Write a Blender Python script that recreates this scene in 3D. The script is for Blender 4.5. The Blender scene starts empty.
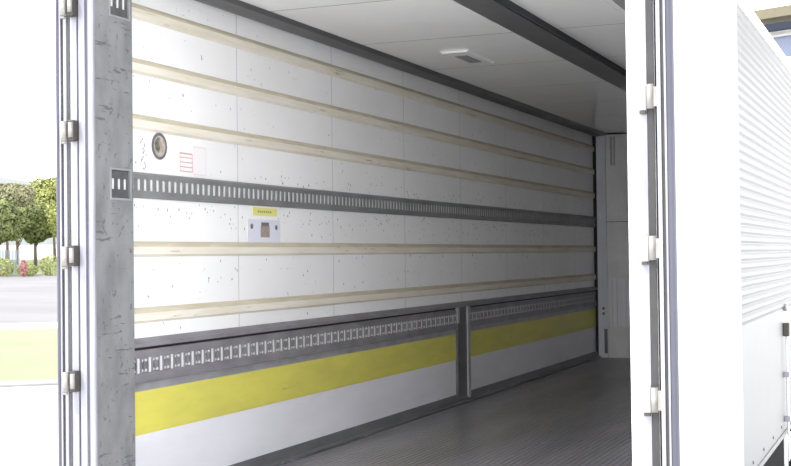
import bpy, bmesh, math, random
from mathutils import Vector, Matrix
C = bpy.context.scene
random.seed(7)
# ------------------------------------------------------------ camera, world, sun, exposure
F_PX, YAW, PITCH, ROLL, CX, CZ = 1271.1, 0.39421, 0.017406, -0.011969, 2.8686, 0.98376
fw = Vector((-math.sin(YAW)*math.cos(PITCH), math.cos(YAW)*math.cos(PITCH), math.sin(PITCH)))
rt = Vector((math.cos(YAW), math.sin(YAW), 0)); up = rt.cross(fw)
r2 = math.cos(ROLL)*rt + math.sin(ROLL)*up; u2 = -math.sin(ROLL)*rt + math.cos(ROLL)*up
cd = bpy.data.cameras.new('camera'); cam = bpy.data.objects.new('camera', cd); C.collection.objects.link(cam)
cam.matrix_world = Matrix(((r2.x, u2.x, -fw.x, CX), (r2.y, u2.y, -fw.y, 0), (r2.z, u2.z, -fw.z, CZ), (0, 0, 0, 1)))
cd.sensor_width = 36; cd.lens = 36*F_PX/791; cd.clip_start = .05; cd.clip_end = 2000
C.camera = cam
W = bpy.data.worlds.new('overcast_sky'); C.world = W; W.use_nodes = True
wn = W.node_tree; bgn = wn.nodes['Background']; bgn.inputs[1].default_value = 1.0
wtc = wn.nodes.new('ShaderNodeTexCoord'); wsx = wn.nodes.new('ShaderNodeSeparateXYZ'); wrp = wn.nodes.new('ShaderNodeValToRGB')
wn.links.new(wtc.outputs['Generated'], wsx.inputs[0]); wn.links.new(wsx.outputs[2], wrp.inputs[0]); wn.links.new(wrp.outputs[0], bgn.inputs[0])
wrp.color_ramp.elements[0].position = 0.0; wrp.color_ramp.elements[0].color = (2.5, 2.48, 2.48, 1)   # bright hazy horizon
e_ = wrp.color_ramp.elements.new(.28); e_.color = (1.15, 1.18, 1.24, 1)
wrp.color_ramp.elements[1].position = .75; wrp.color_ramp.elements[1].color = (.62, .70, .84, 1)
sd = bpy.data.lights.new('sun', 'SUN'); sd.energy = 2.2; sd.angle = math.radians(4); sd.color = (1, .96, .9)
sun = bpy.data.objects.new('sun', sd); C.collection.objects.link(sun)
sun.rotation_euler = Vector((-.62, -.78, 1.45)).to_track_quat('Z', 'Y').to_euler()
C.view_settings.view_transform = 'Standard'; C.view_settings.look = 'None'; C.view_settings.gamma = 1
C.view_settings.use_curve_mapping = False
C.view_settings.exposure = 1.22
C.cycles.max_bounces = 24; C.cycles.diffuse_bounces = 16; C.cycles.glossy_bounces = 8

# ------------------------------------------------------------ materials
def mat(name, col, rough=.5, metal=0, spec=.5, var=0, vscale=(6, 6, 6), specks=None, bump=0, col2=None, streak=None):
    """Principled material. var: soft tonal noise; specks: (scale, threshold, colour) scuffs and stains."""
    m = bpy.data.materials.new(name); m.use_nodes = True
    nt = m.node_tree; N = nt.nodes; L = nt.links; b = N['Principled BSDF']
    b.inputs['Roughness'].default_value = rough; b.inputs['Metallic'].default_value = metal
    b.inputs['Specular IOR Level'].default_value = spec
    tc = N.new('ShaderNodeTexCoord')
    out = None
    def noise(scale, det=4, r=.55):
        mp = N.new('ShaderNodeMapping'); mp.inputs['Scale'].default_value = scale
        L.new(tc.outputs['Object'], mp.inputs['Vector'])
        n = N.new('ShaderNodeTexNoise'); n.inputs['Scale'].default_value = 1; n.inputs['Detail'].default_value = det
        n.inputs['Roughness'].default_value = r
        L.new(mp.outputs[0], n.inputs['Vector']); return n
    def mix(a, bcol, fac):
        x = N.new('ShaderNodeMix'); x.data_type = 'RGBA'
        if a is None: x.inputs[6].default_value = (*col, 1)
        else: L.new(a, x.inputs[6])
        x.inputs[7].default_value = (*bcol, 1); L.new(fac, x.inputs[0]); return x.outputs[2]
    def ramp(src, a, c, hi=1):
        r = N.new('ShaderNodeMapRange'); r.inputs[1].default_value = a; r.inputs[2].default_value = c
        r.inputs[3].default_value = 0; r.inputs[4].default_value = hi; r.clamp = True
        L.new(src, r.inputs[0]); return r.outputs[0]
    if var or col2:
        n = noise(vscale)
        out = mix(out, col2 or tuple(c*(1-var) for c in col), ramp(n.outputs[0], .35, .68))
    for sp in (specks or []):
        sc, th, wd, c2, hi = sp
        n = noise(sc, 3, .6); out = mix(out, c2, ramp(n.outputs[0], th, th+wd, hi))
    if out is not None: L.new(out, b.inputs['Base Color'])
    else: b.inputs['Base Color'].default_value = (*col, 1)
    if bump:
        n = noise(tuple(v*3 for v in vscale)); bp = N.new('ShaderNodeBump'); bp.inputs['Strength'].default_value = bump
        bp.inputs['Distance'].default_value = .004
        L.new(n.outputs[0], bp.inputs['Height']); L.new(bp.outputs[0], b.inputs['Normal'])
    return m
LINING = mat('white_lining', (.89, .89, .89), .32, var=.07, vscale=(1.5, 1.2, 1.5), bump=.08,
    specks=[((30, 32, 22), .69, .03, (.16, .16, .19), .8), ((14, 9, 60), .70, .02, (.3, .3, .32), .5)])
SCUFFED = mat('scuffed_white_panel', (.80, .80, .84), .4, var=.1, vscale=(2, 1.5, 5), bump=.1,
    specks=[((8, 2.2, 40), .72, .05, (.35, .35, .38), .6)])
CEIL = mat('ceiling_lining', (.91, .91, .90), .17, var=.06, vscale=(2, 2, 2))
BATTEN = mat('cream_batten', (.80, .76, .67), .55, vscale=(9, 2.5, 30), col2=(.68, .63, .51), bump=.3,
    specks=[((20, 5, 60), .66, .06, (.30, .26, .19), .7)])
BATTEN_TOP = mat('batten_upper_tan', (.50, .45, .33), .6, vscale=(9, 4, 30), col2=(.64, .58, .45))  # darker tan for the upper edge of each batten
YELLOW = mat('yellow_paint', (.70, .65, .12), .4, vscale=(3, 2.2, 9), col2=(.59, .55, .12), bump=.1,
    specks=[((6, 3, 24), .66, .07, (.33, .29, .08), .6)])
GALV = mat('galvanised_steel', (.42, .42, .44), .42, metal=.35, var=.25, vscale=(10, 8, 10), bump=.1)
JAMB = mat('scratched_steel', (.26, .26, .265), .5, metal=.15, vscale=(7, 9, 5), col2=(.17, .17, .175), bump=.2,
    specks=[((9, 9, 60), .63, .05, (.07, .07, .08), .7), ((40, 40, 30), .64, .03, (.08, .075, .08), .6)])
JAMB_D = mat('recessed_steel', (.12, .12, .125), .5, metal=.2, var=.3, vscale=(20, 20, 20))
DARKRAIL = mat('dark_rail', (.115, .115, .12), .42, metal=.2, var=.2, vscale=(4, 3, 8))
RAILM = mat('rail_steel', (.27, .27, .275), .45, metal=.25, var=.25, vscale=(6, 5, 12))
SLOTB = mat('bright_zinc', (.74, .74, .74), .4, metal=.1)
LOWRAIL = mat('worn_rail_steel', (.30, .29, .31), .45, metal=.25, var=.3, vscale=(8, 5, 12), bump=.15)
BLACK = mat('flat_black', (.02, .02, .022), .7)  # black of seals and channel, also the shadow strip under the ledge
RUBBER = mat('grey_gasket', (.075, .075, .10), .6, var=.15)
DKRUB_SHADE = mat('gasket_and_shade', (.045, .043, .045), .6, var=.3, vscale=(20, 20, 12))  # dark gasket colour, also painted as shade beside the right post
WHITE = mat('white_paint', (.82, .82, .82), .3)
FRAME = mat('rear_frame_steel', (.33, .33, .36), .38, metal=.1, vscale=(14, 14, 2.5), col2=(.23, .225, .265),
    specks=[((50, 50, 9), .68, .05, (.36, .31, .30), .6)])
FRAMESH = mat('rear_frame_channel', (.15, .15, .18), .45, metal=.1, var=.25, vscale=(20, 20, 5))
HINGE = mat('hinge_steel', (.33, .315, .295), .4, metal=.3, var=.2, vscale=(40, 40, 25), specks=[((60, 60, 60), .64, .05, (.30, .22, .17), .8)])
HPL = mat('hinge_plate', (.37, .37, .37), .4, var=.15, vscale=(30, 30, 30))
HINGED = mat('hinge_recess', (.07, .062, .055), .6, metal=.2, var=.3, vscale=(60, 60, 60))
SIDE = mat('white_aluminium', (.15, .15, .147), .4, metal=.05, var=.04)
FLOORM = mat('floor_aluminium', (.36, .345, .37), .28, metal=.3, var=.35, vscale=(5, .8, 5), bump=.15,
    specks=[((10, 3, 10), .64, .08, (.46, .45, .46), .6)])
FLOORG = mat('floor_groove', (.29, .28, .30), .5, metal=.3)
CURB = mat('kerb_steel', (.17, .17, .18), .45, metal=.25, var=.3, vscale=(8, 3, 12), specks=[((30, 12, 40), .68, .04, (.42, .42, .42), .7)])
BULK = mat('bulkhead_panel', (.74, .74, .74), .4, var=.12, vscale=(6, 6, 6), specks=[((26, 26, 26), .70, .04, (.30, .28, .26), .6)])
BULKL = mat('bulkhead_lavender', (.68, .69, .76), .4, var=.1, vscale=(8, 8, 3))
BULKW = mat('bulkhead_duct', (.82, .82, .88), .4, var=.1, vscale=(20, 20, 2))
DARKGREY = mat('seam_sealant', (.11, .11, .12), .7)  # dark grey of the joints, panel seam and rivets themselves
TYRE = mat('tyre_rubber', (.009, .009, .009), .9, spec=.05, bump=.3)
CHASSIS = mat('chassis_paint', (.009, .009, .01), .8, spec=.05)
PAPER = mat('label_paper', (.82, .80, .80), .5); RED = mat('label_red', (.62, .30, .30), .5); PINK = mat('label_pink', (.80, .66, .66), .5)
YLAB = mat('label_yellow', (.76, .73, .26), .5); INK = mat('label_ink', (.14, .14, .15), .6); LAV = mat('label_lavender', (.70, .71, .80), .5)
BROWN = mat('label_brown', (.44, .34, .30), .6, var=.5, vscale=(200, 200, 200)); OLIVE = mat('label_olive', (.36, .36, .16), .6)
CONC = mat('yard_concrete', (.66, .66, .66), .85, var=.08, vscale=(.3, .3, .3))
GRASS = mat('lawn_grass', (.18, .205, .095), .9, vscale=(.12, .12, .12), col2=(.24, .24, .155), specks=[((.5, .5, .5), .64, .1, (.25, .25, .24), .6)], bump=.5)
BANK = mat('pale_bank', (.165, .155, .16), .9, vscale=(.15, .15, .15), col2=(.215, .205, .205), specks=[((.5, .16, .5), .66, .04, (.15, .15, .17), .7)])
FIELD = mat('field_grass', (.15, .18, .07), .9, var=.3, vscale=(.05, .05, .05))
BARK = mat('tree_bark', (.16, .12, .09), .9, var=.3)
def leafm(n, a, b): return mat(n, a, .7, vscale=(.9, .9, .9), col2=b, spec=.2)
LEAFY = leafm('yellow_green_leaves', (.36, .37, .13), (.22, .25, .085))
LEAFD = leafm('dark_green_leaves', (.23, .26, .10), (.10, .12, .055))
LEAFO = leafm('olive_leaves', (.28, .27, .16), (.18, .18, .10))
FENCEM = mat('pale_fence_mesh', (.17, .20, .22), .7); HILL = mat('far_hill', (.26, .28, .27), .95, var=.1, vscale=(.01, .01, .01))
FASCIA = mat('tan_fascia', (.14, .125, .08), .7, var=.1); GUTTER = mat('dark_gutter', (.03, .035, .05), .8, spec=.05)
BLUEG = mat('blue_window_glass', (.12, .15, .24), .15, spec=.6); BWALL = mat('building_white', (.8, .8, .8), .7)
REDF = mat('red_blossom', (.40, .19, .18), .7)
LENS = mat('lamp_lens', (.26, .26, .27), .25)

# ------------------------------------------------------------ helpers
class MB:
    def __init__(s): s.v = []; s.f = []; s.mi = []; s.m = 0; s.sm = []
    def box(s, x0, x1, y0, y1, z0, z1):
        k = len(s.v)
        s.v += [(x, y, z) for x in (x0, x1) for y in (y0, y1) for z in (z0, z1)]
        s.add([(0, 1, 3, 2), (4, 6, 7, 5), (0, 4, 5, 1), (2, 3, 7, 6), (0, 2, 6, 4), (1, 5, 7, 3)], k); return s
    def add(s, fs, k, smooth=False):
        for f in fs: s.f.append(tuple(k+i for i in f)); s.mi.append(s.m); s.sm.append(smooth)
    def prism(s, poly, axis, a, b):
        """closed polygon swept along an axis. axis y: poly=(x,z); x: (y,z); z: (x,y)"""
        k = len(s.v); n = len(poly)
        for t in (a, b):
            for (p, q) in poly:
                s.v.append({'y': (p, t, q), 'x': (t, p, q), 'z': (p, q, t)}[axis])
        s.add([(i, (i+1) % n, n+(i+1) % n, n+i) for i in range(n)]+[tuple(range(n))[::-1], tuple(range(n, 2*n))], k); return s
    def cyl(s, c, r, axis, h, n=20, r1=None):
        k = len(s.v); r1 = r if r1 is None else r1
        ax = {'x': Vector((1, 0, 0)), 'y': Vector((0, 1, 0)), 'z': Vector((0, 0, 1))}[axis] if isinstance(axis, str) else Vector(axis).normalized()
        a = ax.orthogonal().normalized(); b = ax.cross(a); c = Vector(c)
        for t, rr in ((0, r), (h, r1)):
            for i in range(n):
                g = 2*math.pi*i/n; s.v.append(tuple(c+ax*t+(a*math.cos(g)+b*math.sin(g))*rr))
        s.add([(i, (i+1) % n, n+(i+1) % n, n+i) for i in range(n)], k, True)
        s.add([tuple(range(n))[::-1], tuple(range(n, 2*n))], k); return s
    def ring(s, c, R, r0, axis, h, n=36):       # flat annulus with thickness
        k = len(s.v); ax = {'x': Vector((1, 0, 0)), 'y': Vector((0, 1, 0)), 'z': Vector((0, 0, 1))}[axis]
        a = ax.orthogonal().normalized(); b = ax.cross(a); c = Vector(c)
        for t, rr in ((0, R), (h, R), (h, r0), (0, r0)):
            for i in range(n):
                g = 2*math.pi*i/n; s.v.append(tuple(c+ax*t+(a*math.cos(g)+b*math.sin(g))*rr))
        for q in range(4):
            s.add([(q*n+i, q*n+(i+1) % n, ((q+1) % 4)*n+(i+1) % n, ((q+1) % 4)*n+i) for i in range(n)], k)
        return s
    def build(s, name, mats, parent=None, bevel=0):
        me = bpy.data.meshes.new(name); me.from_pydata(s.v, [], s.f)
        mats = mats if isinstance(mats, (list, tuple)) else [mats]
        for m in mats: me.materials.append(m)
        for p, i, sm in zip(me.polygons, s.mi, s.sm): p.material_index = i; p.use_smooth = sm
        bm = bmesh.new(); bm.from_mesh(me); bmesh.ops.recalc_face_normals(bm, faces=bm.faces); bm.to_mesh(me); bm.free()
        o = bpy.data.objects.new(name, me); C.collection.objects.link(o)
        if parent is not None:
            o.parent = parent
            if parent.type == 'EMPTY' or True:
                pm = world_of(parent); o.matrix_parent_inverse = pm.inverted()
        if bevel:
            bv = o.modifiers.new('bevel', 'BEVEL'); bv.width = bevel; bv.segments = 2; bv.limit_method = 'ANGLE'
        return o
def world_of(o):
    m = Matrix.LocRotScale(o.location, o.rotation_euler, o.scale)
    return m if o.parent is None else world_of(o.parent) @ o.matrix_parent_inverse @ m
def tag(o, label=None, cat=None, group=None, kind=None):
    if label: o['label'] = label
    if cat: o['category'] = cat
    if group: o['group'] = group
    if kind: o['kind'] = kind
    return o
def thing(name, label, cat, loc, group=None):
    o = bpy.data.objects.new(name, None); C.collection.objects.link(o); o.location = loc; o.empty_display_size = .1
    return tag(o, label, cat, group)
def struct(o): o['kind'] = 'structure'; return o
B = lambda *a: MB().box(*a)

# key planes: rear frame Y=3.87, far bulkhead Y=11.78, left lining X=0, floor Z=0, ceiling Z=2.103
YR, YF, ZC, XR, XO, XL, GZ = 3.87, 11.78, 2.103, 2.085, 2.12, -.036, -.93

# ------------------------------------------------------------ structure: cargo box
w = MB(); y = 4.042-1
w.m = 1; w.box(XL, -.004, YR+.02, YF+.06, -.06, ZC+.045); w.m = 0
while y < YF:
    a, b = max(y, YR+.02), min(y+1.0, YF)
    if b > a: w.box(-.004, 0, a+.003, b-.003, 0, ZC); w.m = 1; w.box(-.004, -.0003, b-.003, b+.003, 0, ZC); w.m = 0
    y += 1.0
struct(w.build('wall_left', [LINING, mat('grey_joint', (.50, .50, .51), .6)]))
w = MB(); y = 4.08-1; w.m = 1; w.box(XL, XO, YR+.02, YF+.06, ZC+.004, ZC+.045); w.m = 0
while y < YF:
    a, b = max(y, YR+.02), min(y+1.025, YF)
    if b > a: w.box(0, XR, a+.006, b-.006, ZC, ZC+.004); w.m = 1; w.box(0, XR, b-.006, b+.006, ZC+.0003, ZC+.004); w.m = 0
    y += 1.025
struct(w.build('ceiling', [CEIL, DARKGREY]))
w = B(XR, XO-.004, YR+.02, YF+.06, -.06, ZC+.004); struct(w.build('wall_right', LINING))
# floor of fine lengthwise ribs
w = MB(); w.m = 1; w.box(0, XR, YR+.02, YF, -.06, -.0035); w.m = 0
x = .055
while x < XR-.01:
    w.box(x, x+.0235, YR+.03, YF, -.0062, 0); x += .030
struct(w.build('floor', [FLOORM, FLOORG]))
struct(B(XL, XO, YF, YF+.06, -.06, ZC+.004).build('wall_front', BULK))
# kerb at the foot of the lining
w = MB(); w.prism([(0, 0), (.052, 0), (.052, .012), (.03, .02), (.03, .024), (.012, .060), (0, .060)], 'y', YR+.3, YF)
struct(w.build('baseboard_left', CURB))

# ------------------------------------------------------------ lining fittings
def batten(zc, label):
    t = MB(); h = .031; p = .014
    t.prism([(0, zc-h), (p, zc-h+.010), (p, zc+h-.022), (0, zc+h-.022)], 'y', 4.0, YF-.02)
    t.m = 1; t.prism([(0, zc+h-.022), (p, zc+h-.022), (p-.003, zc+h-.012), (0, zc+h)], 'y', 4.0, YF-.02)
    tag(t.build('wall_batten', [BATTEN, BATTEN_TOP]), label, 'batten', 'cream battens along the left wall')
batten(1.962, 'cream wooden batten on the white wall, topmost, nearest the ceiling')
batten(1.745, 'cream wooden batten on the white wall, second below the ceiling')
batten(1.523, 'cream wooden batten just above the round sticker and the dark slotted rail')
batten(1.020, 'cream wooden batten under the lavender label, below the dark slotted rail')
batten(.757, 'lowest cream wooden batten, just above the grey ledge')

# mid-height lashing rail with upright slots
t = thing('lashing_rail', 'long dark grey rail of narrow upright slots at mid height of wall', 'rail', (0, 8, 1.22))
z0, z1 = 1.221, 1.324; zs0, zs1 = 1.251, 1.297
a = MB(); a.prism([(.004, z0), (.016, z0+.008), (.016, zs0), (.004, zs0)], 'y', 4.16, YF-.02)
a.prism([(.004, z1), (.016, z1-.008), (.016, zs1), (.004, zs1)], 'y', 4.16, YF-.02)
yy = 4.16
while yy < YF-.05:
    a.box(.009, .014, yy, yy+.022, zs0, zs1); yy += .0442
a.build('face_plate', RAILM, t)
B(.0, .009, 4.155, YF-.02, z0+.01, z1-.01).build('back_plate', SLOTB, t)

# ledge cap
t = thing('wall_ledge', 'grey metal ledge capping the lower wall above the perforated rail', 'ledge', (0, 8, .64))
m = MB(); m.prism([(0, .668), (.018, .652), (.030, .652), (.030, .634), (0, .634)], 'y', 4.0, YF-.01); m.build('cap', LOWRAIL, t)
B(0, .008, 4.0, YF-.01, .622, .634).build('ledge_shadow', BLACK, t)  # black strip painted in as the shadow below the ledge

def low_rail(ya, yb, label):
    t = thing('perforated_rail', label, 'rail', (0, (ya+yb)/2, .49), 'perforated rails below the ledge')
    z0, z1, s0, s1 = .497, .622, .530, .590; X = .016
    a = MB()
    a.box(.0, X, ya, yb, s1, z1); a.box(.0, X, ya, yb, z0, s0)
    a.box(.0, X+.004, ya, yb, z0-.006, z0)
    y = ya; zm = (s0+s1)/2
    while y < yb-.08:
        # bar with round bites between tall slots
        a.prism([(y+.026, s0), (y+.082, s0), (y+.082, s1), (y+.026, s1)], 'x', .003, X-.008)
        a.prism([(y+.022, s0), (y+.034, s0), (y+.030, zm), (y+.034, s1), (y+.022, s1)], 'x', .003, X)
        a.prism([(y+.070, s0), (y+.080, s0), (y+.080, s1), (y+.070, s1), (y+.074, zm)], 'x', .003, X)
        a.prism([(y+.044, zm-.012), (y+.052, zm-.018), (y+.060, zm-.012), (y+.060, zm+.012), (y+.052, zm+.018), (y+.044, zm+.012)], 'x', .003, X)
        y += .0800
    a.build('face_plate', LOWRAIL, t)
    b = MB(); b.box(0, .003, ya, yb, s0, s1)
    y = ya
    while y < yb-.08:
        b.prism([(y+.001, s0+.001), (y+.021, s0+.001), (y+.021, s1-.001), (y+.001, s1-.001)], 'x', .003, X-.003)
        for q in (.039, .065):
            for zz in (s0+.010, s1-.010): b.m = 1; b.cyl((.003, y+q, zz), .0062, 'x', .011, 8); b.m = 0
        y += .0800
    b.build('bright_tabs', [SLOTB, mat('worn_zinc', (.60, .60, .60), .4)], t)
    B(0, .008, ya, yb, .459, .491).build('lower_flange', GALV, t)
P0, P1 = 7.90, 8.12
low_rail(4.13, P0, 'perforated grey rail between the rear post and the upright stanchion')
low_rail(P1, YF-.02, 'perforated grey rail beyond the upright stanchion, towards the far end')
tag(B(0, .007, 4.13, P0, .288, .459).build('scuff_board', YELLOW), 'yellow painted band on wall between rear post and upright stanchion', 'wall board', 'yellow bands')
tag(B(0, .007, P1, YF-.02, .288, .459).build('scuff_board', YELLOW), 'yellow painted band on wall beyond the stanchion, at the dark far end', 'wall board', 'yellow bands')
tag(B(0, .004, 4.13, P0, .06, .288).build('kick_panel', SCUFFED), 'scuffed white lower panel under the near yellow band', 'wall panel', 'white kick panels')
tag(B(0, .004, P1, YF-.02, .06, .288).build('kick_panel', SCUFFED), 'scuffed white lower panel under the far yellow band', 'wall panel', 'white kick panels')
# upright stanchion
t = thing('stanchion', 'upright grey steel stanchion on the lower wall, from ledge to floor', 'post', (.02, 7.93, 0))
B(.0, .020, P0, P1-.05, .024, .634).build('web', DARKRAIL, t)
B(.0, .030, P1-.045, P1, .024, .634).build('flange', GALV, t)
B(.0, .028, P0-.012, P0+.018, .53, .634).build('clip', GALV, t)
B(.0, .022, P0-.006, P0, .024, .53).build('edge_strip', DARKRAIL, t)

# ------------------------------------------------------------ ceiling fittings
m = MB(); m.prism([(0, ZC), (0, ZC-.012), (.018, ZC-.024), (.045, ZC-.026), (.11, ZC-.018), (.128, ZC-.004), (.13, ZC)], 'y', YR+.1, YF-.02)
tag(m.build('cove_rail', DARKRAIL), 'dark grey rail along the corner of ceiling and left wall', 'rail')
t = thing('ceiling_rail', 'wide dark grey rail running along the middle of the ceiling', 'rail', (1.1, 8, ZC))
m = MB(); m.prism([(1.0, ZC), (1.006, ZC-.022), (1.165, ZC-.022), (1.165, ZC)], 'y', YR+.1, YF-.02); m.build('flat_plate', DARKRAIL, t)
m = MB(); m.prism([(1.166, ZC), (1.166, ZC-.016), (1.19, ZC-.028), (1.197, ZC-.028), (1.197, ZC)], 'y', YR+.1, YF-.02); m.build('channel', BLACK, t)
def lamp(x, y, label):
    t = thing('ceiling_light', label, 'light', (x, y, ZC), 'flat ceiling lights')
    m = MB(); m.prism([(x-.085, ZC), (x-.07, ZC-.012), (x+.07, ZC-.012), (x+.085, ZC)], 'y', y-.24, y+.24); m.build('housing', CEIL, t, .004)
    B(x-.035, x+.035, y-.13, y+.13, ZC-.016, ZC-.012).build('lens', LENS, t)
lamp(.50, 6.80, 'small flat ceiling light between left wall and centre rail')
lamp(1.66, 5.62, 'small flat ceiling light right of the centre rail, by the right post')

# ------------------------------------------------------------ stickers on the lining
t = thing('round_sticker', 'round sticker with dark ring near the left post above the slotted rail', 'sticker', (0, 4.402, 1.39))
MB().ring((0, 4.402, 1.438), .055, .043, 'x', .003).build('ring', INK, t)
MB().cyl((0, 4.402, 1.438), .043, 'x', .002, 32).build('disc', mat('sticker_picture', (.50, .48, .47), .4, vscale=(30, 30, 30), col2=(.36, .27, .17)), t)
m = MB(); m.prism([(4.372, 1.425), (4.366, 1.45), (4.385, 1.472), (4.405, 1.474), (4.398, 1.452), (4.404, 1.43), (4.395, 1.41)], 'x', .002, .003); m.build('dark_figure', mat('sticker_dark', (.22, .20, .17), .5, var=.6, vscale=(60, 60, 60)), t)
def notice(y0, y1, z0, z1, label, rows):
    t = thing('notice_sheet', label, 'notice', (0, (y0+y1)/2, z0), 'faded notices above the slotted rail')
    B(0, .0015, y0, y1, z0, z1).build('sheet', PAPER, t)
    m = MB(); w_ = .0035
    m.box(.0015, .0022, y0, y1, z1-w_*1.6, z1); m.box(.0015, .0022, y0, y1, z0, z0+w_)
    m.box(.0015, .0022, y0, y0+w_, z0, z1); m.box(.0015, .0022, y1-w_, y1, z0, z1)
    for i in range(1, rows): zz = z0+(z1-z0)*i/rows; m.box(.0015, .0022, y0, y1, zz-w_/2, zz+w_/2)
    m.build('red_border', PINK if rows < 3 else RED, t)
notice(4.553, 4.655, 1.345, 1.425, 'small faded notice with red ruled rows, left one of the pair', 4)
notice(4.660, 4.765, 1.336, 1.458, 'taller faded pink bordered notice, right one of the pair', 1)
t = thing('yellow_label', 'small yellow label just under the slotted rail', 'label', (0, 5.29, 1.18))
B(0, .0015, 5.175, 5.415, 1.175, 1.214).build('sheet', YLAB, t)
m = MB()
for i in range(7): m.box(.0015, .002, 5.222+i*.020, 5.236+i*.020, 1.189, 1.200)
m.build('printed_line', OLIVE, t)
t = thing('lavender_label', 'pale lavender label with brown square and two dark dots, below yellow label', 'label', (0, 5.29, 1.05))
B(0, .0012, 5.125, 5.445, 1.052, 1.158).build('sheet', LAV, t)
B(.0012, .002, 5.25, 5.338, 1.075, 1.128).build('brown_square', BROWN, t)
B(.0012, .002, 5.256, 5.332, 1.128, 1.145).build('dark_tab', INK, t)
MB().cyl((.0012, 5.165, 1.125), .013, 'x', .001, 16).build('dot', INK, t)
MB().cyl((.0012, 5.405, 1.122), .012, 'x', .001, 16).build('dot', INK, t)

# chips and scuffs in the lining, thickest around the slotted rail
m = MB(); rnd = random.Random(3)
def chip(y, z, s):
    pts = [(y+s*rnd.uniform(.5, 1)*math.cos(g), z+s*rnd.uniform(.7, 1.6)*math.sin(g)) for g in (0, 1.1, 2.2, 3.3, 4.4, 5.4)]
    m.prism(pts, 'x', 0, .0006)
for i in range(420):
    y = rnd.uniform(4.2, 11.5); k = rnd.random()
    if k < .5: z = 1.21-abs(rnd.gauss(0, .07))
    elif k < .75: z = 1.335+abs(rnd.gauss(0, .035))
    elif k < .9: z = rnd.uniform(.80, .99)
    else: z = rnd.uniform(1.4, 2.05)
    if any(abs(z-q) < .036 for q in (1.962, 1.745, 1.523, 1.02, .757)) or (5.1 < y < 5.46 and 1.04 < z < 1.22) or (4.33 < y < 4.78 and z > 1.325 and z < 1.5) or 1.215 < z < 1.33: continue
    chip(y, z, rnd.uniform(.002, .0062))
for i in range(16): chip(4.27+rnd.uniform(0, .04), 1.34+i*.008, rnd.uniform(.003, .006))
o = m.build('lining_chips', mat('chip_grey', (.30, .30, .33), .7)); tag(o, 'small dark chips and scuffs scattered over the white wall lining', 'scuffs', kind='stuff')

# ------------------------------------------------------------ far bulkhead fittings
yb = YF
B2 = lambda x0, x1, z0, z1, d: B(x0, x1, yb-d, yb, z0, z1)
tag(B2(.0, .028, 0, ZC, .03).build('corner_seal', BLACK), 'black seal strip down the far left corner', 'seal')
t = thing('corner_channel', 'pale lavender upright channel in the far left corner', 'channel', (.07, yb, 0))
B2(.030, .118, 0.0, ZC-.002, .022).build('channel', BULKL, t)
for zz in (.40, .45): B(.07, .092, yb-.03, yb-.022, zz, zz+.025).build('bolt', INK, t)
B(.055, .078, yb-.032, yb-.022, 1.30, 1.37).build('catch', BULKW, t)
B(.085, .115, yb-.024, yb-.022, .04, .27).build('dark_slot', INK, t)
t = thing('air_duct', 'pale upright air duct box low on the far end panel', 'duct', (.3, yb, .28))
B2(.15, .60, .285, .745, .06).build('box', BULKW, t, .006)
m = MB()
for xx in (.17, .215, .30, .345, .43, .48): m.box(xx, xx+.012, yb-.066, yb-.06, .30, .73)
m.build('rib', BULKL, t)
t = thing('evaporator_panel', 'flat grey panel covering upper part of far end wall', 'panel', (.8, yb, .75))
B2(.125, 1.9, .76, 1.785, .02).build('cover', BULK, t)
B2(.125, 1.9, 1.268, 1.274, .022).build('seam', DARKGREY, t)
t = thing('upper_recess_frame', 'narrow upright frame above the grey panel near the far ceiling', 'frame', (.2, yb, 1.8))
m = MB(); m.box(.165, .177, yb-.02, yb, 1.80, 2.07); m.box(.195, .205, yb-.02, yb, 1.80, 2.07); m.build('upright', GALV, t)
B2(.12, 1.9, ZC-.012, ZC-.002, .03).build('head_strip', BLACK, t)

# ------------------------------------------------------------ rear frame posts
def slot_recess(t, z0, z1):
    y0, y1 = 3.985, 4.108
    m = MB(); m.box(.044, .047, y0, y1, z0, z1)
    o = m.build('recess_backing', SLOTB, t)
    m = MB(); n = 3; zb, zt = z0+.034, z1-.032
    m.box(.047, .052, y0, y1, z0, zb); m.box(.047, .052, y0, y1, zt, z1)
    ys = [y0, y0+.016, y0+.036, y0+.054, y0+.074, y0+.092, y0+.112, y1]
    for i in (0, 2, 4, 6): m.box(.047, .052, ys[i], ys[i+1], zb, zt)
    m.build('slot_track', JAMB_D, t)
    f = MB(); e = .007
    f.box(.060, .0625, y0-e, y1+e, z1, z1+e); f.box(.060, .0625, y0-e, y1+e, z0-e, z0)
    f.box(.060, .0625, y0-e, y0, z0, z1); f.box(.060, .0625, y1, y1+e, z0, z1)
    f.build('recess_rim', GALV, t)
def hinge(t, zc, x_pin, s):
    """s=+1: right-hand post (door to +X), -1: left-hand post"""
    m = MB(); xa, xb = sorted((x_pin-s*.008, x_pin-s*.040))
    m.box(xa, xb, YR-.034, YR, zc-.038, zc+.038)
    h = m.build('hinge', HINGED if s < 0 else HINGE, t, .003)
    MB().cyl((x_pin-s*.030, YR-.036, zc-.026), .009, 'z', .055, 12).build('knuckle', HINGE, h)
    m = MB(); m.cyl((x_pin, YR-.036, zc-.038), .0125, 'z', .072, 16); m.cyl((x_pin, YR-.036, zc-.048), .009, 'z', .01, 12)
    m.build('pin', HINGE, h)
    return h
HZ = (.536, .995, 1.455, 1.915)
tL = thing('rear_post', 'left rear door post with scratched grey inner face and slot recesses', 'door post', (0, YR, 0), 'rear door posts')
rec = [(1.212, 1.318), (1.902, 2.06)]; y0, y1 = 3.985, 4.108
m = MB(); X0, X1 = 0.002, .060
m.box(X0, X1, YR+.012, y0, 0, 2.10); m.box(X0, X1, y1, 4.128, 0, 2.10); zz = 0
for a, b in rec: m.box(X0, X1, y0, y1, zz, a); m.box(X0, .044, y0, y1, a, b); zz = b
m.box(X0, X1, y0, y1, zz, 2.10)
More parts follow.
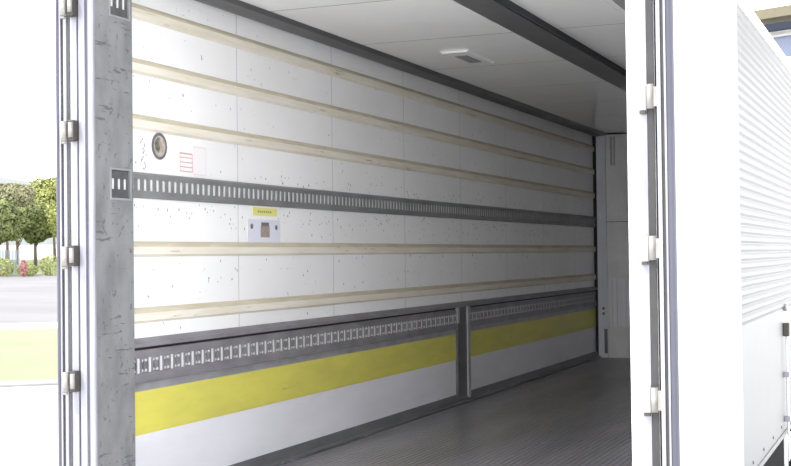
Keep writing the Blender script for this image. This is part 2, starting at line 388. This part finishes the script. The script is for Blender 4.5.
m.build('inner_plate', JAMB, tL)
for a, b in rec: slot_recess(tL, a, b)
m = MB(); m.prism([(XL, YR+.06), (XL, YR), (-.008, YR), (-.008, YR+.012), (.004, YR+.012), (.004, YR-.004), (.030, YR-.004), (.030, YR+.06)], 'z', -.05, ZC+.04)
m.build('rear_face', FRAME, tL)
m = MB(); m.prism([(.030, YR+.004), (.044, YR+.004), (.044, YR+.012), (.030, YR+.012)], 'z', 0, 2.10); m.build('seal_shade_strip', FRAMESH, tL)
m = MB(); m.prism([(.044, YR+.012), (.044, YR-.002), (.060, YR-.002), (.064, YR+.003), (.064, YR+.012)], 'z', 0, 2.10); m.build('corner_trim', FRAME, tL)
for z in HZ: hinge(tL, z, -.040, -1)
tR = thing('rear_post', 'right rear door post with bright white face and hinges', 'door post', (2.08, YR, 0), 'rear door posts')
m = MB(); m.box(2.033, 2.058, YR, YR+.10, -.05, ZC+.04); m.box(2.058, XO-.004, YR+.008, YR+.10, -.05, ZC+.04); m.build('rear_face', WHITE, tR)
B(2.062, 2.094, YR+.001, YR+.008, -.03, ZC+.02).build('hinge_strip', FRAME, tR)
B(2.096, XO-.004, YR-.002, YR+.008, -.03, ZC+.02).build('seal_shade_strip', DKRUB_SHADE, tR)  # dark strip painting the shaded gap between right post and door
for z in HZ:
    hb = B(2.072, 2.096, YR-.016, YR, z-.040, z+.038).build('hinge', HPL, tR, .004)
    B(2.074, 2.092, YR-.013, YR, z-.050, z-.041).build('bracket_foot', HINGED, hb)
    m = MB(); m.cyl((2.108, YR-.018, z-.036), .0115, 'z', .074, 16); m.build('pin', HINGE, hb)
    B(2.112, 2.140, YR-.022, YR-.006, z-.030, z+.030).build('door_leaf', HINGE, hb)
# head and sill of the frame
t = tag(B(XL, XO-.004, YR, YR+.12, ZC+.045, ZC+.12).build('door_header', WHITE), 'white header bar across the top of the door opening', 'door frame')
t = tag(B(XL+.0, XO-.004, YR-.01, YR+.018, -.19, -.062).build('door_sill', GALV), 'grey steel sill across the bottom of the door opening', 'door frame')

# ------------------------------------------------------------ doors folded right round against the sides
def door(s, label):
    """local frame: u outward from the body side, v along the door away from the hinge"""
    t = thing('cargo_door', label, 'door', (XO if s > 0 else XL, YR-(.07 if s > 0 else .0), -.03), 'folded cargo doors')
    ang = math.radians(3.8)*(-1 if s > 0 else 1)
    t.rotation_euler = (0, 0, ang)
    O = Matrix.LocRotScale(t.location, t.rotation_euler, None)
    def part(mb, name, m, bev=0, par=None):
        o = mb.build(name, m, None, bev)
        o.parent = par or t; return o
    def bx(u0, u1, v0, v1, z0, z1):
        a, b = sorted((s*u0, s*u1)); return B(a, b, v0, v1, z0, z1)
    H = 2.17
    part(bx(.024, .058, .012, .99, 0, H), 'panel', WHITE, .004)
    part(bx(.056, .060, .985, .995, 0, H), 'edge_trim', GALV)
    part(bx(.018, .030, .0, .012, 0, H), 'edge_strip', FRAME)
    part(bx(.031, .040, .004, .012, 0, H), 'inner_gasket', DKRUB_SHADE)
    part(bx(.041, .047, -.002, .012, 0, H), 'bright_strip', FRAME)
    g = MB()
    pts = [(.048, .012), (.048, .0), (.054, -.004), (.060, -.002), (.066, .004), (.067, .02), (.062, .03), (.058, .03), (.058, .012)]
    g.prism([(s*u, v) for u, v in pts], 'z', 0, H); part(g, 'outer_gasket', RUBBER)
    return t
door(1, 'white cargo door folded back along the right side of the box')
door(-1, 'white cargo door folded back along the left side, only its edge seen')

# ------------------------------------------------------------ outside of the right wall
t = thing('corrugated_side', 'white corrugated aluminium outer side of the truck box', 'truck side', (XO, 8, -.08))
poly = []; z = .66; X = XO
pr = []
while z < 2.06:
    pr += [(X+.000, z), (X+.008, z+.010), (X+.008, z+.026), (X+.000, z+.034)]; z += .040
pr = pr + [(X, 2.075), (X-.003, 2.075), (X-.003, .655), (X, .655)]
MB().prism(pr, 'y', YR+.14, YF+.06).build('corrugated_panel', SIDE, t)
B(X-.003, X+.003, YR+.14, YF+.06, -.03, .655).build('smooth_panel', SIDE, t)
m = MB(); m.prism([(X-.003, 2.075), (X+.009, 2.075), (X+.012, 2.115), (X-.0, 2.150), (X-.003, 2.150)], 'y', YR+.12, YF+.06); m.build('roof_rail', WHITE, t)
B(X-.003, X+.010, YR+.1, YF+.06, -.055, -.03).build('sill_rail', SIDE, t)
for k in range(12): MB().cyl((X+.003, 5.2+k*.42, .01), .008, 'x', .004, 10).build('rivet', DARKGREY, t)
t = thing('locking_rod', 'thin upright locking rod with dark clamp on lower outer side', 'rod', (X+.02, 7.62, -.05))
MB().cyl((X+.022, 7.48, -.06), .007, 'z', .62, 12).build('rod', WHITE, t)
m = MB(); m.box(X+.003, X+.036, 7.46, 7.50, .50, .575); m.build('clamp', HINGED, t, .004)
for z in (.02, .27):
    B(X+.003, X+.034, 7.46, 7.50, z, z+.03).build('bracket', FRAME, t, .003)
tag(MB().cyl((X+.003, 7.54, .66), .02, 'x', .02, 14).build('side_marker', GALV), 'tiny grey side marker above the locking rod', 'marker')
# underbody
tag(B(2.088, 2.104, 6.2, 7.60, -.40, -.056).build('underbody_dark_sheet', CHASSIS), 'added black sheet darkening the underbody below the right sill of the box, over the wheel', 'dark sheet')  # added black sheet that keeps the underbody dark, hiding lit ground behind
t = thing('chassis', 'black chassis beams under the box', 'chassis', (1.04, 8, -.3))
m = MB()
for xx in (.62, 1.38): m.box(xx, xx+.09, YR+.02, YF+1.2, -.33, -.125)
for k in range(14): m.box(XL+.03, XO-.03, 4.1+k*.58, 4.16+k*.58, -.13, -.06)
m.build('beam', CHASSIS, t)
def wheel(x0, yc, label):
    t = thing('truck_wheel', label, 'wheel', (x0, yc, GZ), 'rear wheels')
    R = .40; w_ = .24; zc = GZ+R; m = MB(); prof = [(0, .25), (0, R-.03), (.03, R), (w_-.03, R), (w_, R-.03), (w_, .25), (w_-.04, .22), (.04, .22)]
    n = 40; k = 0
    for i in range(n):
        g = 2*math.pi*i/n
        for (u, r) in prof: m.v.append((x0+u, yc+r*math.cos(g), zc+r*math.sin(g)))
    P = len(prof)
    m.add([(i*P+j, i*P+(j+1) % P, ((i+1) % n)*P+(j+1) % P, ((i+1) % n)*P+j) for i in range(n) for j in range(P)], 0, True)
    m.build('tyre', TYRE, t)
    m = MB(); m.cyl((x0+.08, yc, zc), .222, 'x', .06, 28); m.cyl((x0+.14, yc, zc), .09, 'x', .06, 18); m.build('rim', GALV, t)
wheel(1.84, 7.05, 'black rear wheel under the right side of the box')
wheel(.0, 7.05, 'black rear wheel under the left side of the box')
m = MB(); m.box(.20, 1.88, 7.0, 7.1, GZ+.35, GZ+.45); tag(m.build('axle', CHASSIS), 'black rear axle between the wheels', 'axle')
t = thing('side_guard', 'white bracket and dark bar of side guard under the box', 'guard', (2.1, 7.8, -.4))
m = MB(); m.box(2.085, 2.11, 7.76, 7.80, -.60, -.09); m.build('bracket', CHASSIS, t)
B(2.085, 2.112, 7.62, 7.74, -.60, -.06).build('plate', WHITE, t)
B(2.085, 2.11, 7.81, 10.8, -.40, -.30).build('bar', CHASSIS, t)

# ------------------------------------------------------------ outdoors, left: bearing D runs away from the yard
D = Vector((-math.sin(.675), math.cos(.675), 0)); E = Vector((D.y, -D.x, 0)); OB = Vector((CX, 0, 0))
def bgp(d, s, z): v = OB+D*d+E*s; return (v.x, v.y, z)
def strip(name, m, rows, s0=-90, s1=60, th=.3):
    q = MB(); n = len(rows)
    for dz in (0, -th):
        for (d, z) in rows:
            q.v += [bgp(d, s0, z+dz), bgp(d, s1, z+dz)]
    q.add([(2*i, 2*i+1, 2*i+3, 2*i+2) for i in range(n-1)]+[(2*n+2*i, 2*n+2*i+2, 2*n+2*i+3, 2*n+2*i+1) for i in range(n-1)] +
          [(0, 2, 2*n+2, 2*n), (0, 2*n, 2*n+1, 1), (2*n-2, 2*n-1, 4*n-1, 4*n-2)], 0)
    for i in range(n-1): q.add([(2*i, 2*i+2, 2*n+2*i+2, 2*n+2*i), (2*i+1, 2*n+2*i+1, 2*n+2*i+3, 2*i+3)], 0)
    return q.build(name, m)
g = MB(); g.box(-300, 300, -120, 400, GZ-.5, GZ-.0); struct(g.build('ground', CONC))
g = strip('lawn', GRASS, [(20.8, GZ+.02), (28, GZ+.04), (36, GZ+.03)], th=.05, s1=8); tag(g, 'bright green lawn beyond the concrete yard', 'grass', kind='stuff')
struct(strip('kerb', mat('kerb_concrete', (.25, .25, .24), .9, var=.2, vscale=(2, 2, 2)), [(20.0, GZ+.03), (20.75, GZ+.03)], th=.06, s1=8))
struct(strip('bank', BANK, [(40, GZ+.01), (62, -.55), (84, -.12), (86, -.02)], s1=20))
struct(strip('field', FIELD, [(86.1, .0), (112, .55), (160, 1.2)], s1=30, s0=-100))

def leaves(q, c, r, n, size):
    for _ in range(n):
        while True:
            p = Vector((random.uniform(-1, 1), random.uniform(-1, 1), random.uniform(-1, 1)))
            if .2 < p.length < 1: break
        p = p.normalized()*(p.length**.45)
        pos = Vector((c[0]+p.x*r[0], c[1]+p.y*r[0], c[2]+p.z*r[1]))
        nn = (p+Vector((random.gauss(0, .6), random.gauss(0, .6), random.gauss(0, .6)))).normalized()
        a = nn.orthogonal().normalized(); b = nn.cross(a); g = random.uniform(0, 6.28)
        a, b = a*math.cos(g)+b*math.sin(g), b*math.cos(g)-a*math.sin(g); s = size*random.uniform(.6, 1.3); k = len(q.v)
        q.v += [tuple(pos+a*s), tuple(pos+b*s*.6), tuple(pos-a*s), tuple(pos-b*s*.6)]; q.add([(0, 1, 2, 3)], k)
def tree(d, s, zb, zt, rad, m, label, dens=1300, low=.32):
    b = Vector(bgp(d, s, zb)); t = thing('broadleaf_tree', label, 'tree', b, 'trees beyond the bank')
    h = zt-zb; q = MB()
    q.cyl(b, .16, (random.uniform(-.05, .05), 0, 1), h*.55, 10, .08)
    for k in range(5):
        g = k*1.3; q.cyl(b+Vector((0, 0, h*(.28+.06*k))), .06, (math.cos(g)*.6, math.sin(g)*.6, 1), h*.34, 7, .02)
    q.build('trunk', BARK, t)
    q = MB(); zc = zb+h*(low+(1-low)/2); hz = h*(1-low)/2
    leaves(q, (b.x, b.y, zc), (rad*.8, hz*.85), dens, .17)
    for k in range(9):
        g = k*2.4; rr = rad*.55; zz = zc+hz*random.uniform(-.65, .6)
        leaves(q, (b.x+math.cos(g)*rr, b.y+math.sin(g)*rr, zz), (rad*.42, hz*.36), dens//5, .16)
    q.build('crown', m, t)
# (image x ~ 28 is s=0; about 12 px per metre at d=110)
tree(104, -2.3, .3, 6.0, 2.0, LEAFD, 'dark green tree, leftmost in the front row beyond the bank', 2600, low=.30)
tree(108, .5, .4, 5.8, 1.7, LEAFD, 'dark green tree with visible trunk above the red blossom', 2400, low=.30)
tree(104, 2.6, .3, 6.2, 1.5, LEAFY, 'yellow-green tree nearest the door post', 2000, low=.34)
tree(113, -.9, .6, 5.7, 1.7, LEAFY, 'low yellow-green tree between the two dark front trees', 2200, low=.40)
tree(121, -1.9, .7, 8.3, 2.7, LEAFO, 'olive-brown tree rising behind the front row at left', 3200, low=.4)
tree(127, 2.4, .7, 9.3, 2.7, LEAFY, 'tall yellow-green tree behind, highest beside the door post', 3200, low=.4)
tree(112, -6.0, .5, 6.4, 2.2, LEAFY, 'yellow-green tree at the left edge of the photo', 2400)
tag(MB().prism([(-14, 1.2), (9, 1.2), (9, 2.65), (-14, 2.65)], 'y', 0, .3).build('white_wall', BWALL), 'long low white wall seen between the tree trunks', 'wall')
o = bpy.data.objects['white_wall']; o.location = bgp(134, 0, -.2); o.rotation_euler = (0, 0, .675)
# fence and shrubs along the top of the bank
t = thing('mesh_fence', 'pale bluish mesh fence on top of the bank at left', 'fence', bgp(86.5, -3, 0))
def seg(name, m, s0, s1, z0, z1, d=86.5, th=.03):
    q = MB(); k = 0
    q.v = [bgp(dd, s, z) for dd in (d, d+th) for s in (s0, s1) for z in (z0, z1)]
    q.add([(0, 1, 3, 2), (4, 6, 7, 5), (0, 4, 5, 1), (2, 3, 7, 6), (0, 2, 6, 4), (1, 5, 7, 3)], 0); return q.build(name, m, t)
q = MB()
for s in [x*.09-8 for x in range(82)]:
    k = len(q.v); q.v += [bgp(dd, ss, z) for dd in (86.5, 86.53) for ss in (s, s+.055) for z in (.05, 1.62)]
    q.add([(0, 1, 3, 2), (4, 6, 7, 5), (0, 4, 5, 1), (2, 3, 7, 6), (0, 2, 6, 4), (1, 5, 7, 3)], k)
q.build('mesh_panel', FENCEM, t)
for s in (-8, -5.6, -3.2, -.6): seg('fence_post', GALV, s-.05, s+.05, 0, 1.75, 86.45, .1)
def shrub(s, m, label, r=.55, h=.5, d=85.2):
    b = bgp(d, s, -.05); q = MB()
    leaves(q, (b[0], b[1], b[2]+h*.8), (r, h*.9), 500, .08); q.cyl(b, .05, 'z', h, 6)
    tag(q.build('shrub', m), label, 'shrub', 'shrubs on the bank')
shrub(-1.6, LEAFY, 'green shrub in front of the pale fence', .7, .7)
shrub(-.1, LEAFY, 'yellow-green shrub under the red blossom', .7, .45)
shrub(1.3, LEAFY, 'green shrub right of the red blossom near the door post', .7, .8)
shrub(-.35, REDF, 'small red flowering shrub on top of the bank', .24, .6, 84.0)
q = MB(); n = 24
for i in range(n+1):
    s = -260+i*22; z = 24+3*math.sin(i*.7)+2*math.sin(i*1.9); q.v += [bgp(420, s, -5), bgp(420, s, z), bgp(520, s, -5)]
q.add([(3*i, 3*i+3, 3*i+4, 3*i+1) for i in range(n)]+[(3*i+1, 3*i+4, 3*i+5, 3*i+2) for i in range(n)], 0)
tag(struct(q.build('hill', HILL)), None)

# ------------------------------------------------------------ outdoors, right: building above the truck's roof line
t = thing('office_building', 'white building with tan eave and blue windows beyond the truck roof', 'building', (0, 30, GZ))
u = Vector((.914, -.405, 0)); nrm = Vector((-.405, -.914, 0)); bo = Vector((-2.0, 30.7, 0))
def fb(name, m, a0, a1, d0, d1, z0, z1, par=None):
    q = MB(); q.v = [tuple(bo+u*a+nrm*d+Vector((0, 0, z))) for a in (a0, a1) for d in (d0, d1) for z in (z0, z1)]
    q.add([(0, 1, 3, 2), (4, 6, 7, 5), (0, 4, 5, 1), (2, 3, 7, 6), (0, 2, 6, 4), (1, 5, 7, 3)], 0)
    return q.build(name, m, par or t)
fb('wall', BWALL, -.3, 16, -8, 0, GZ, 6.2)
fb('roof_eave', FASCIA, -.4, 16.4, -8.4, .7, 6.14, 6.36)
fb('gutter', GUTTER, -.4, 16.4, .45, .62, 5.87, 6.02)
for i in range(9):
    a = -.15+i*1.7
    f = fb('window_frame', BWALL, a, a+1.5, 0, .10, 5.25, 5.86); fb('pane', BLUEG, a+.1, a+1.4, .10, .12, 5.33, 5.80, f)
